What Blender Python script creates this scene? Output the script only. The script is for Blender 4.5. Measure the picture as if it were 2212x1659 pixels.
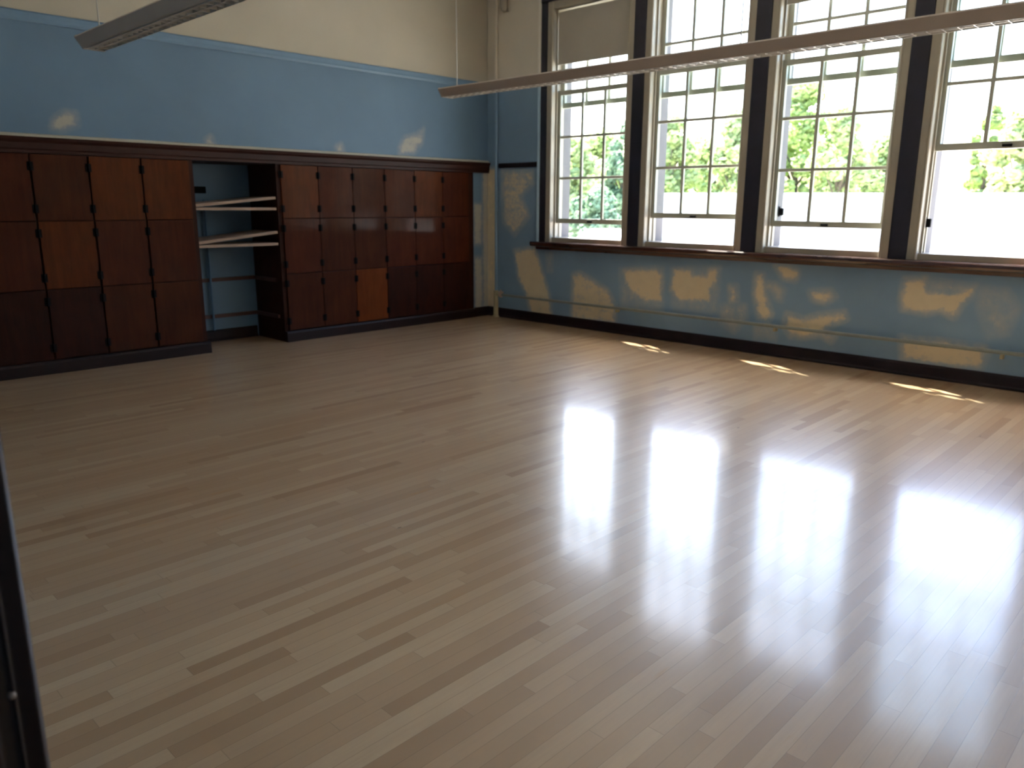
import bpy, bmesh, math, random
from mathutils import Vector, Matrix

SC = bpy.context.scene
COL = SC.collection
for o in list(bpy.data.objects):
    bpy.data.objects.remove(o, do_unlink=True)

# ------------------------------------------------------------------ camera
cam_d = bpy.data.cameras.new('camera')
cam = bpy.data.objects.new('camera', cam_d)
COL.objects.link(cam)
f_ = Vector((0.70042712, 0.67684354, -0.2264612))
r_ = Vector((0.69575928, -0.71825608, 0.00521799))
u_ = Vector((0.15912537, 0.16121731, 0.97400621))
M = Matrix(((r_.x, u_.x, -f_.x, -7.4568), (r_.y, u_.y, -f_.y, -7.6735), (r_.z, u_.z, -f_.z, 1.5), (0, 0, 0, 1)))
cam.matrix_world = M
cam_d.sensor_fit = 'HORIZONTAL'
cam_d.sensor_width = 36.0
cam_d.lens = 27.199
cam_d.clip_start = 0.05
cam_d.clip_end = 600
cam_d.dof.use_dof = True            # the phone focused short of the far walls
cam_d.dof.focus_distance = 2.2
cam_d.dof.aperture_fstop = 4.5
SC.camera = cam

# ------------------------------------------------------------------ world, sun, exposure
SC.view_settings.view_transform = 'Standard'
SC.view_settings.look = 'None'
SC.view_settings.gamma = 1.0
SC.view_settings.use_curve_mapping = False
SC.view_settings.exposure = 2.05
sun_dir = Vector((-0.53, -1.0, -1.89)).normalized()      # the way the light travels
world = bpy.data.worlds.new('sky')
SC.world = world
world.use_nodes = True
wn = world.node_tree
wn.nodes.clear()
sky = wn.nodes.new('ShaderNodeTexSky')
sky.sky_type = 'NISHITA'
sky.sun_disc = False
sky.sun_elevation = math.asin(-sun_dir.z)
sky.sun_rotation = math.atan2(-sun_dir.x, -sun_dir.y)
sky.air_density = 1.0
sky.dust_density = 4.5
sky.ozone_density = 1.0
hs = wn.nodes.new('ShaderNodeHueSaturation')
hs.inputs['Saturation'].default_value = 1.3
bg = wn.nodes.new('ShaderNodeBackground')
bg.inputs['Strength'].default_value = 0.50
wo = wn.nodes.new('ShaderNodeOutputWorld')
wn.links.new(sky.outputs[0], hs.inputs['Color'])
wn.links.new(hs.outputs[0], bg.inputs[0])
wn.links.new(bg.outputs[0], wo.inputs[0])

sd = bpy.data.lights.new('sun', 'SUN')
sd.energy = 11.0
sd.angle = math.radians(0.6)
sd.color = (1.0, 0.95, 0.86)
sun = bpy.data.objects.new('sun', sd)
COL.objects.link(sun)
sun.rotation_euler = sun_dir.to_track_quat('-Z', 'Y').to_euler()
sun.location = (30, 40, 60)

SC.cycles.use_denoising = True
SC.cycles.max_bounces = 10
SC.cycles.diffuse_bounces = 6
SC.cycles.glossy_bounces = 5
SC.cycles.transparent_max_bounces = 24
SC.cycles.sample_clamp_indirect = 8.0
SC.cycles.caustics_reflective = False
SC.cycles.caustics_refractive = False

# ------------------------------------------------------------------ dimensions (metres)
CEIL = 4.25
PAINT = 3.03          # blue below, cream above
XB = -7.285           # back wall with the doorway
YR = -8.8             # wall to the right, out of the photograph
HEAD = 3.83           # underside of the dark head trim
SILL = 1.04
WINS = [(-1.05, -2.315, 1.30), (-2.466, -3.745, 1.385), (-3.906, -5.195, 1.325), (-5.35, -6.63, 1.995), (-6.79, -8.07, 1.33)]
PIERS = [(-2.315, -2.466), (-3.745, -3.906), (-5.195, -5.35), (-6.63, -6.79)]
WT = 0.33             # wall thickness to the outside

# portals: guide daylight sampling through the glazed openings
pd = bpy.data.lights.new('window_portal', 'AREA')
pd.shape = 'RECTANGLE'
pd.size = 7.1
pd.size_y = 2.75
pd.cycles.is_portal = True
po = bpy.data.objects.new('window_portal', pd)
COL.objects.link(po)
po.location = (WT + 0.06, -4.56, 2.42)
po.rotation_euler = Vector((-1, 0, 0)).to_track_quat('-Z', 'Y').to_euler()

# ------------------------------------------------------------------ material helpers
def nt(name):
    m = bpy.data.materials.new(name)
    m.use_nodes = True
    t = m.node_tree
    b = t.nodes['Principled BSDF']
    return m, t, b

class N:
    def __init__(s, t): s.t = t
    def new(s, k, **kw):
        n = s.t.nodes.new(k)
        for a, v in kw.items(): setattr(n, a, v)
        return n
    def link(s, a, b): s.t.links.new(a, b)
    def put(s, v, sock):
        if isinstance(v, bpy.types.NodeSocket): s.link(v, sock)
        else: sock.default_value = v
    def math(s, op, a, b=None, c=None, clamp=False):
        n = s.new('ShaderNodeMath', operation=op); n.use_clamp = clamp
        s.put(a, n.inputs[0])
        if b is not None: s.put(b, n.inputs[1])
        if c is not None: s.put(c, n.inputs[2])
        return n.outputs[0]
    def noise(s, vec, scale, detail=3, rough=0.5, dist=0.0):
        n = s.new('ShaderNodeTexNoise')
        if vec is not None: s.link(vec, n.inputs['Vector'])
        n.inputs['Scale'].default_value = scale; n.inputs['Detail'].default_value = detail
        n.inputs['Roughness'].default_value = rough; n.inputs['Distortion'].default_value = dist
        return n.outputs['Fac']
    def mapping(s, vec, scale=(1, 1, 1), loc=(0, 0, 0)):
        n = s.new('ShaderNodeMapping')
        s.link(vec, n.inputs[0]); n.inputs['Scale'].default_value = scale; n.inputs['Location'].default_value = loc
        return n.outputs[0]
    def ramp(s, fac, stops):
        n = s.new('ShaderNodeValToRGB'); s.link(fac, n.inputs[0])
        e = n.color_ramp.elements
        while len(e) < len(stops): e.new(0.5)
        for el, (p, c) in zip(e, stops): el.position = p; el.color = (*c, 1)
        return n.outputs[0]
    def mix(s, fac, a, b, mode='MIX'):
        n = s.new('ShaderNodeMix', data_type='RGBA', blend_type=mode)
        s.put(fac, n.inputs[0])
        for v, k in ((a, 6), (b, 7)):
            if isinstance(v, tuple): v = (*v, 1)
            s.put(v, n.inputs[k])
        return n.outputs[2]
    def maprange(s, v, a, b, c=0.0, d=1.0, smooth=False):
        n = s.new('ShaderNodeMapRange'); s.link(v, n.inputs[0])
        if smooth: n.interpolation_type = 'SMOOTHSTEP'
        for i, x in enumerate((a, b, c, d)): n.inputs[i + 1].default_value = x
        return n.outputs[0]
    def bump(s, h, strength, dist, b):
        n = s.new('ShaderNodeBump'); s.link(h, n.inputs['Height'])
        n.inputs['Strength'].default_value = strength; n.inputs['Distance'].default_value = dist
        s.link(n.outputs[0], b.inputs['Normal'])
    def pos(s): return s.new('ShaderNodeNewGeometry').outputs['Position']
    def obj(s): return s.new('ShaderNodeTexCoord').outputs['Object']
    def sep(s, v):
        n = s.new('ShaderNodeSeparateXYZ'); s.link(v, n.inputs[0]); return n.outputs

def simple(name, col, rough=0.5, metal=0.0, var=0.08, vscale=6.0, coat=0.0, bump=0.0):
    m, t, b = nt(name); n = N(t)
    v = n.noise(n.obj(), vscale, 4, 0.6)
    lo = tuple(max(0, c * (1 - var)) for c in col); hi = tuple(min(1, c * (1 + var)) for c in col)
    n.link(n.ramp(v, [(0.3, lo), (0.7, hi)]), b.inputs['Base Color'])
    b.inputs['Roughness'].default_value = rough
    b.inputs['Metallic'].default_value = metal
    b.inputs['Coat Weight'].default_value = coat
    if bump:
        n.bump(n.noise(n.obj(), vscale * 6, 3), bump, 0.004, b)
    return m

BLUE = (0.150, 0.255, 0.385)
CREAM = (0.52, 0.475, 0.39)
PATCH = (0.76, 0.64, 0.42)

def wall_paint(name, blue=True, patch_col=PATCH, BLUE=BLUE, CREAM=CREAM):
    m, t, b = nt(name); n = N(t)
    p = n.pos()
    cloud = n.noise(p, 1.1, 3, 0.55)
    mott = n.noise(p, 9.0, 4, 0.6)
    bl = n.mix(n.maprange(cloud, 0.35, 0.65), tuple(c * 0.93 for c in BLUE), tuple(c * 1.06 for c in BLUE))
    bl = n.mix(n.maprange(mott, 0.3, 0.8, 0, 0.12), bl, (0.17, 0.26, 0.34))
    cr = n.mix(n.maprange(cloud, 0.35, 0.65), tuple(c * 0.96 for c in CREAM), tuple(min(1, c * 1.04) for c in CREAM))
    if blue:
        z = n.sep(p)[2]
        wob = n.math('MULTIPLY_ADD', n.noise(p, 5.0, 2), 0.012, -0.006)
        above = n.math('GREATER_THAN', n.math('ADD', z, wob), PAINT)
        at = n.new('ShaderNodeAttribute', attribute_name='plaster').outputs['Fac']
        edge = n.noise(n.mapping(p, (1, 1, 1.6)), 9.0, 6, 0.62)
        k = n.math('ADD', at, n.math('MULTIPLY', n.math('SUBTRACT', edge, 0.5), 0.95))
        scr = n.noise(n.mapping(p, (1, 1, 1)), 26.0, 4, 0.6)
        k = n.math('ADD', k, n.math('MULTIPLY', n.math('SUBTRACT', scr, 0.5), 0.35))
        pm = n.math('MULTIPLY', n.maprange(k, 0.30, 0.80, 0, 1, True), 0.88)
        pm = n.math('MAXIMUM', pm, n.math('MULTIPLY', at, n.maprange(mott, 0.35, 0.65, 0.35, 0.95)))
        pm = n.math('MULTIPLY', pm, n.maprange(at, 0.02, 0.12))
        pc = n.mix(mott, tuple(c * 0.9 for c in patch_col), tuple(min(1, c * 1.1) for c in patch_col))
        c = n.mix(pm, bl, pc)
        c = n.mix(above, c, cr)
    else:
        c = cr
    n.link(c, b.inputs['Base Color'])
    b.inputs['Roughness'].default_value = 0.5
    b.inputs['Specular IOR Level'].default_value = 0.35
    n.bump(n.noise(p, 60.0, 4, 0.6), 0.12, 0.003, b)
    return m

def wood(name, dark, light, rough=0.3, axis='z', scale=1.0, coat=0.3, spec=0.5):
    m, t, b = nt(name); n = N(t)
    sc = {'z': (9, 9, 0.9), 'x': (0.9, 9, 9), 'y': (9, 0.9, 9)}[axis]
    oi = n.new('ShaderNodeObjectInfo').outputs['Random']
    v = n.new('ShaderNodeVectorMath', operation='ADD')
    n.link(n.obj(), v.inputs[0])
    cb = n.new('ShaderNodeCombineXYZ'); n.link(n.math('MULTIPLY', oi, 37.0), cb.inputs[0]); n.link(n.math('MULTIPLY', oi, 11.0), cb.inputs[1]); n.link(n.math('MULTIPLY', oi, 23.0), cb.inputs[2])
    n.link(cb.outputs[0], v.inputs[1])
    g = n.noise(n.mapping(v.outputs[0], tuple(q * scale for q in sc)), 3.0, 6, 0.65, 0.6)
    blot = n.noise(v.outputs[0], 3.2, 3, 0.6)
    fac = n.math('ADD', n.math('MULTIPLY', g, 0.55), n.math('MULTIPLY', blot, 0.45))
    c = n.ramp(fac, [(0.32, dark), (0.68, light)])
    n.link(c, b.inputs['Base Color'])
    b.inputs['Roughness'].default_value = rough
    b.inputs['Specular IOR Level'].default_value = spec
    b.inputs['Coat Weight'].default_value = coat
    b.inputs['Coat Roughness'].default_value = 0.22
    n.bump(g, 0.15, 0.002, b)
    return m

def floor_mat():
    m, t, b = nt('maple_strip_floor'); n = N(t)
    p = n.pos(); s = n.sep(p)
    W = 0.0572
    yr = n.math('DIVIDE', s[1], W)
    row = n.math('FLOOR', yr)
    wn1 = n.new('ShaderNodeTexWhiteNoise', noise_dimensions='1D'); n.link(row, wn1.inputs['W'])
    row2 = n.math('ADD', row, 311.7)
    wn2 = n.new('ShaderNodeTexWhiteNoise', noise_dimensions='1D'); n.link(row2, wn2.inputs['W'])
    ln = n.math('MULTIPLY_ADD', wn2.outputs['Value'], 0.55, 0.65)
    xx = n.math('DIVIDE', n.math('MULTIPLY_ADD', wn1.outputs['Value'], 9.0, s[0]), ln)
    brd = n.math('FLOOR', xx)
    cmb = n.new('ShaderNodeCombineXYZ'); n.link(brd, cmb.inputs[0]); n.link(row, cmb.inputs[1])
    wn3 = n.new('ShaderNodeTexWhiteNoise', noise_dimensions='2D'); n.link(cmb.outputs[0], wn3.inputs['Vector'])
    rnd = wn3.outputs['Value']; rc = n.sep(wn3.outputs['Color'])
    base = n.ramp(rnd, [(0.0, (0.35, 0.211, 0.113)), (0.12, (0.415, 0.268, 0.151)), (0.45, (0.455, 0.305, 0.181)), (0.78, (0.485, 0.338, 0.206)), (1.0, (0.53, 0.385, 0.244))])
    # grain along the board, shifted for every board
    off = n.new('ShaderNodeVectorMath', operation='ADD'); n.link(p, off.inputs[0])
    c2 = n.new('ShaderNodeCombineXYZ'); n.link(n.math('MULTIPLY', rnd, 40.0), c2.inputs[0]); n.link(n.math('MULTIPLY', rc[0], 17.0), c2.inputs[1])
    n.link(c2.outputs[0], off.inputs[1])
    g = n.noise(n.mapping(off.outputs[0], (1.2, 22, 1)), 3.0, 5, 0.65, 0.8)
    c = n.mix(n.maprange(g, 0.35, 0.72, 0, 0.30), base, (0.36, 0.245, 0.16))
    streak = n.noise(n.mapping(off.outputs[0], (1.5, 9, 1), (5, 3, 0)), 1.6, 3, 0.6)
    warm = n.math('MULTIPLY', n.maprange(streak, 0.62, 0.75), n.math('GREATER_THAN', rc[1], 0.72))
    c = n.mix(n.math('MULTIPLY', warm, 0.75), c, (0.44, 0.24, 0.09))
    # small knots and dark mineral marks
    vor = n.new('ShaderNodeTexVoronoi'); n.link(n.mapping(p, (1.0, 2.6, 1)), vor.inputs['Vector']); vor.inputs['Scale'].default_value = 1.9
    vc = n.sep(vor.outputs['Color'])
    kn = n.math('MULTIPLY', n.math('LESS_THAN', vor.outputs['Distance'], 0.028), n.math('GREATER_THAN', vc[0], 0.5))
    c = n.mix(n.math('MULTIPLY', kn, 0.75), c, (0.08, 0.045, 0.03))
    # joints
    fy = n.math('FRACT', yr); fx = n.math('FRACT', xx)
    ey = n.math('MINIMUM', fy, n.math('SUBTRACT', 1.0, fy))
    ex = n.math('MULTIPLY', n.math('MINIMUM', fx, n.math('SUBTRACT', 1.0, fx)), ln)
    gy = n.maprange(ey, 0.008, 0.035, 1, 0)
    gx = n.maprange(ex, 0.0008, 0.002, 1, 0)
    gap = n.math('MAXIMUM', gy, gx)
    c = n.mix(n.math('MULTIPLY', gap, 0.30), c, (0.12, 0.07, 0.04))
    n.link(c, b.inputs['Base Color'])
    wear = n.noise(p, 1.7, 3, 0.55)
    n.link(n.maprange(wear, 0.3, 0.7, 0.285, 0.33), b.inputs['Roughness'])
    b.inputs['IOR'].default_value = 1.5
    b.inputs['Coat Weight'].default_value = 0.6
    b.inputs['Coat Roughness'].default_value = 0.12
    tilt = n.math('ADD', n.math('MULTIPLY', rc[2], 0.05), n.math('MULTIPLY', n.noise(n.mapping(p, (1.0, 3.0, 1)), 4.0, 2), 0.9))
    h = n.math('SUBTRACT', tilt, n.math('MULTIPLY', gap, 0.5))
    n.bump(h, 0.06, 0.004, b)
    return m

def glass_mat():
    m = bpy.data.materials.new('window_glass'); m.use_nodes = True
    t = m.node_tree; t.nodes.clear(); n = N(t)
    tr = n.new('ShaderNodeBsdfTransparent'); tr.inputs[0].default_value = (0.93, 0.96, 0.95, 1)
    gl = n.new('ShaderNodeBsdfGlossy'); gl.inputs['Roughness'].default_value = 0.02
    fr = n.new('ShaderNodeFresnel'); fr.inputs[0].default_value = 1.45
    mx = n.new('ShaderNodeMixShader'); out = n.new('ShaderNodeOutputMaterial')
    bf = n.new('ShaderNodeNewGeometry').outputs['Backfacing']
    fac = n.math('MULTIPLY', fr.outputs[0], n.math('SUBTRACT', 1.0, bf))
    n.link(fac, mx.inputs[0]); n.link(tr.outputs[0], mx.inputs[1]); n.link(gl.outputs[0], mx.inputs[2]); n.link(mx.outputs[0], out.inputs[0])
    return m

def leaf_mat(name, a, c):
    m, t, b = nt(name); n = N(t)
    v = n.noise(n.pos(), 1.3, 4, 0.65)
    col = n.ramp(v, [(0.3, a), (0.7, c)])
    n.link(col, b.inputs['Base Color'])
    b.inputs['Roughness'].default_value = 0.6
    tl = n.new('ShaderNodeBsdfTranslucent'); n.link(col, tl.inputs[0])
    mx = n.new('ShaderNodeMixShader'); mx.inputs[0].default_value = 0.4
    out = t.nodes['Material Output']
    n.link(b.outputs[0], mx.inputs[1]); n.link(tl.outputs[0], mx.inputs[2]); n.link(mx.outputs[0], out.inputs[0])
    return m

MT = {}
MT['wall'] = wall_paint('blue_and_cream_wall_paint_brightened', BLUE=(0.225, 0.350, 0.490), CREAM=(0.68, 0.63, 0.54))  # greyer window-wall paint, also lightened in colour to stand in for missing light
MT['bead'] = wall_paint('lit_bead_paint', BLUE=(0.42, 0.60, 0.74), CREAM=(0.74, 0.70, 0.62))  # wall colour made paler so the bead seems to catch light
MT['wall_left'] = wall_paint('blue_and_cream_wall_paint_patched_dimmed', patch_col=(0.42, 0.39, 0.33), BLUE=(0.118, 0.200, 0.305), CREAM=(0.44, 0.405, 0.335))  # same paint kept darker, so less light seems to reach this wall
MT['ceiling'] = simple('ceiling_paint', (0.85, 0.82, 0.76), 0.7, var=0.04, vscale=1.5)
MT['back_wall'] = simple('cream_back_wall_paint', (0.80, 0.76, 0.66), 0.6, var=0.04, vscale=1.5)
MT['hall'] = simple('corridor_paint', (0.22, 0.20, 0.17), 0.7, var=0.05, vscale=1.5)
MT['floor'] = floor_mat()
MT['glass'] = glass_mat()
MT['dark_trim'] = wood('dark_varnished_trim', (0.011, 0.007, 0.012), (0.024, 0.013, 0.018), 0.45, 'y', 1.0, 0.0, 0.25)
MT['window_board'] = simple('dark_navy_window_boards', (0.014, 0.013, 0.026), 0.45, var=0.2)
MT['dark_trim_x'] = wood('dark_varnished_trim_lengthwise', (0.010, 0.005, 0.005), (0.020, 0.009, 0.008), 0.45, 'x', 1.0, 0.0, 0.2)
MT['dark_post'] = wood('dark_varnished_post', (0.010, 0.006, 0.009), (0.024, 0.014, 0.020), 0.3, 'z', 1.0, 0.2)
MT['sill'] = wood('worn_sill_wood', (0.035, 0.014, 0.010), (0.085, 0.035, 0.025), 0.25, 'y', 1.0, 0.5)
MT['crown'] = wood('cornice_wood', (0.020, 0.006, 0.004), (0.042, 0.012, 0.007), 0.45, 'x', 1.0, 0.0, 0.2)
MT['casing'] = simple('cream_gloss_window_paint', (0.36, 0.325, 0.26), 0.35, var=0.07, vscale=3, bump=0.05)
MT['sash'] = simple('grey_cream_sash_paint', (0.40, 0.41, 0.34), 0.4, var=0.08, vscale=5)
MT['ext'] = simple('weathered_grey_outer_casing', (0.115, 0.11, 0.112), 0.8, var=0.08, vscale=6)
MT['shade'] = simple('blind_fabric', (0.42, 0.39, 0.33), 0.85, var=0.04, vscale=2)
MT['cab_frame'] = wood('cabinet_frame_wood', (0.022, 0.007, 0.004), (0.045, 0.014, 0.007), 0.5, 'z', 1.0, 0.0, 0.1)
MT['cab_inside'] = wood('dark_cabinet_inner_wood', (0.014, 0.006, 0.005), (0.030, 0.012, 0.009), 0.5, 'z', 1.0, 0.0, 0.15)
DOORC = {
 'orange': ((0.085, 0.026, 0.009), (0.170, 0.054, 0.016)),
 'red':    ((0.062, 0.018, 0.009), (0.120, 0.036, 0.016)),
 'brown':  ((0.055, 0.018, 0.009), (0.105, 0.036, 0.015)),
 'dark':   ((0.028, 0.010, 0.007), (0.058, 0.020, 0.012)),
 'new':    ((0.150, 0.042, 0.010), (0.240, 0.075, 0.020)),
}
for k, (a, c) in DOORC.items():
    MT['door_' + k] = wood('cabinet_door_' + k, tuple(q * t for q, t in zip(a, (0.62, 0.50, 0.42))), tuple(q * t for q, t in zip(c, (0.66, 0.52, 0.44))), 0.6, 'z', 0.8, 0.10)
    MT['door_' + k].node_tree.nodes['Principled BSDF'].inputs['Specular IOR Level'].default_value = 0.08
    MT['door_' + k].node_tree.nodes['Principled BSDF'].inputs['Coat Roughness'].default_value = 0.10
MT['hinge'] = simple('blackened_metal', (0.006, 0.005, 0.005), 0.7, 0.0, 0.1)
MT['hinge'].node_tree.nodes['Principled BSDF'].inputs['Specular IOR Level'].default_value = 0.08
MT['board'] = wood('bare_shelf_edge_wood', (0.26, 0.165, 0.115), (0.42, 0.29, 0.21), 0.5, 'x', 1.0, 0.0)
MT['cleat'] = wood('cleat_wood', (0.05, 0.018, 0.014), (0.09, 0.034, 0.026), 0.5, 'x', 1.0, 0.0)
MT['pipe_blue'] = simple('pipe_paint_blue', (0.17, 0.25, 0.32), 0.45, var=0.1, vscale=4)
MT['pipe_cream'] = simple('pipe_paint_cream', (0.42, 0.36, 0.22), 0.5, var=0.12, vscale=8)
MT['pipe_run'] = simple('pipe_paint_faded', (0.24, 0.27, 0.25), 0.45, var=0.14, vscale=5)
MT['light_body'] = simple('light_enamel', (0.43, 0.37, 0.325), 0.4, var=0.03)
MT['louver'] = simple('louvre_enamel', (0.62, 0.58, 0.52), 0.3, 0.3, var=0.03)
MT['cable'] = simple('hanging_cord', (0.42, 0.42, 0.40), 0.5, var=0.03)
MT['white_plastic'] = simple('sensor_plastic', (0.40, 0.36, 0.30), 0.5, var=0.03)
MT['ledge'] = simple('pale_ledge_paint', (0.42, 0.40, 0.33), 0.5, var=0.08, vscale=4)
MT['concrete'] = simple('sunlit_concrete', (0.55, 0.53, 0.50), 0.9, var=0.06, vscale=0.3)
MT['asphalt'] = simple('road_asphalt', (0.22, 0.23, 0.25), 0.9, var=0.08, vscale=0.4)
MT['grass'] = simple('lawn', (0.24, 0.33, 0.09), 0.95, var=0.25, vscale=0.5)
MT['ext_wall'] = simple('school_brick_render', (0.40, 0.22, 0.16), 0.9, var=0.12, vscale=3)
MT['bark'] = simple('tree_bark', (0.09, 0.07, 0.05), 0.95, var=0.2, vscale=4)
MT['leaf_a'] = leaf_mat('leaves_light', (0.30, 0.38, 0.15), (0.48, 0.55, 0.27))
MT['leaf_b'] = leaf_mat('leaves_mid', (0.24, 0.33, 0.11), (0.42, 0.50, 0.19))
MT['leaf_c'] = leaf_mat('leaves_deep', (0.12, 0.21, 0.13), (0.25, 0.35, 0.21))
MT['white_wall'] = simple('white_building_paint', (0.78, 0.77, 0.74), 0.8, var=0.03, vscale=0.5)
MT['roof'] = simple('grey_roofing', (0.25, 0.26, 0.29), 0.85, var=0.1, vscale=2)
MT['car_paint'] = simple('white_car_paint', (0.80, 0.80, 0.80), 0.25, var=0.01, coat=0.8)
MT['car_glass'] = simple('dark_car_glass', (0.03, 0.035, 0.04), 0.08, var=0.02)
MT['rubber'] = simple('tyre_rubber', (0.02, 0.02, 0.02), 0.8)

# ------------------------------------------------------------------ mesh helpers
def empty(name, loc=(0, 0, 0), parent=None):
    o = bpy.data.objects.new(name, None)
    o.empty_display_size = 0.1
    COL.objects.link(o)
    o.location = loc
    if parent: o.parent = parent
    return o

def tag(o, label=None, cat=None, group=None, kind=None):
    if label: o['label'] = label
    if cat: o['category'] = cat
    if group: o['group'] = group
    if kind: o['kind'] = kind
    return o

def obj(name, bm, mat, parent=None, bevel=0.0, smooth=False, origin=(0, 0, 0)):
    me = bpy.data.meshes.new(name)
    if any(origin):
        bmesh.ops.translate(bm, verts=bm.verts, vec=-Vector(origin))
    bmesh.ops.recalc_face_normals(bm, faces=bm.faces)
    bm.to_mesh(me); bm.free()
    for mm in (mat if isinstance(mat, (list, tuple)) else [mat]): me.materials.append(mm)
    if smooth:
        for p in me.polygons: p.use_smooth = True
    o = bpy.data.objects.new(name, me)
    COL.objects.link(o)
    o.location = origin
    if parent:
        o.parent = parent
    if bevel:
        b = o.modifiers.new('bevel', 'BEVEL'); b.width = bevel; b.segments = 2; b.limit_method = 'ANGLE'
    return o

def box(bm, x0, x1, y0, y1, z0, z1, mi=0):
    x0, x1 = sorted((x0, x1)); y0, y1 = sorted((y0, y1)); z0, z1 = sorted((z0, z1))
    v = [bm.verts.new(c) for c in ((x0, y0, z0), (x1, y0, z0), (x1, y1, z0), (x0, y1, z0), (x0, y0, z1), (x1, y0, z1), (x1, y1, z1), (x0, y1, z1))]
    for q in ((0, 3, 2, 1), (4, 5, 6, 7), (0, 1, 5, 4), (1, 2, 6, 5), (2, 3, 7, 6), (3, 0, 4, 7)):
        f = bm.faces.new([v[i] for i in q]); f.material_index = mi
    return v

def boxes(*bs):
    bm = bmesh.new()
    for b in bs: box(bm, *b)
    return bm

def prism(bm, prof, a, b, axis='y', mi=0):
    """extrude a 2-D profile between a and b; profile is (x,z) for axis y, (y,z) for x, (x,y) for z"""
    def P(q, t):
        return {'y': (q[0], t, q[1]), 'x': (t, q[0], q[1]), 'z': (q[0], q[1], t)}[axis]
    A = [bm.verts.new(P(q, a)) for q in prof]; B = [bm.verts.new(P(q, b)) for q in prof]
    k = len(prof)
    for i in range(k):
        f = bm.faces.new((A[i], A[(i + 1) % k], B[(i + 1) % k], B[i])); f.material_index = mi
    bm.faces.new(A[::-1]).material_index = mi; bm.faces.new(B).material_index = mi

def tube(bm, p0, p1, r, seg=16, r1=None, mi=0):
    p0 = Vector(p0); p1 = Vector(p1); d = (p1 - p0); r1 = r if r1 is None else r1
    q = d.to_track_quat('Z', 'Y')
    A = []; B = []
    for i in range(seg):
        a = 2 * math.pi * i / seg
        v = q @ Vector((math.cos(a), math.sin(a), 0))
        A.append(bm.verts.new(p0 + v * r)); B.append(bm.verts.new(p1 + v * r1))
    for i in range(seg):
        bm.faces.new((A[i], A[(i + 1) % seg], B[(i + 1) % seg], B[i])).material_index = mi
    bm.faces.new(A[::-1]).material_index = mi; bm.faces.new(B).material_index = mi

def lathe(bm, prof, c, axis='z', seg=20):
    rings = []
    for r, h in prof:
        ring = []
        for i in range(seg):
            a = 2 * math.pi * i / seg
            u, v = r * math.cos(a), r * math.sin(a)
            ring.append(bm.verts.new({'z': (c[0] + u, c[1] + v, c[2] + h), 'y': (c[0] + u, c[1] + h, c[2] + v), 'x': (c[0] + h, c[1] + u, c[2] + v)}[axis]))
        rings.append(ring)
    for A, B in zip(rings, rings[1:]):
        for i in range(seg): bm.faces.new((A[i], A[(i + 1) % seg], B[(i + 1) % seg], B[i]))
    bm.faces.new(rings[0][::-1]); bm.faces.new(rings[-1])

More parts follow.
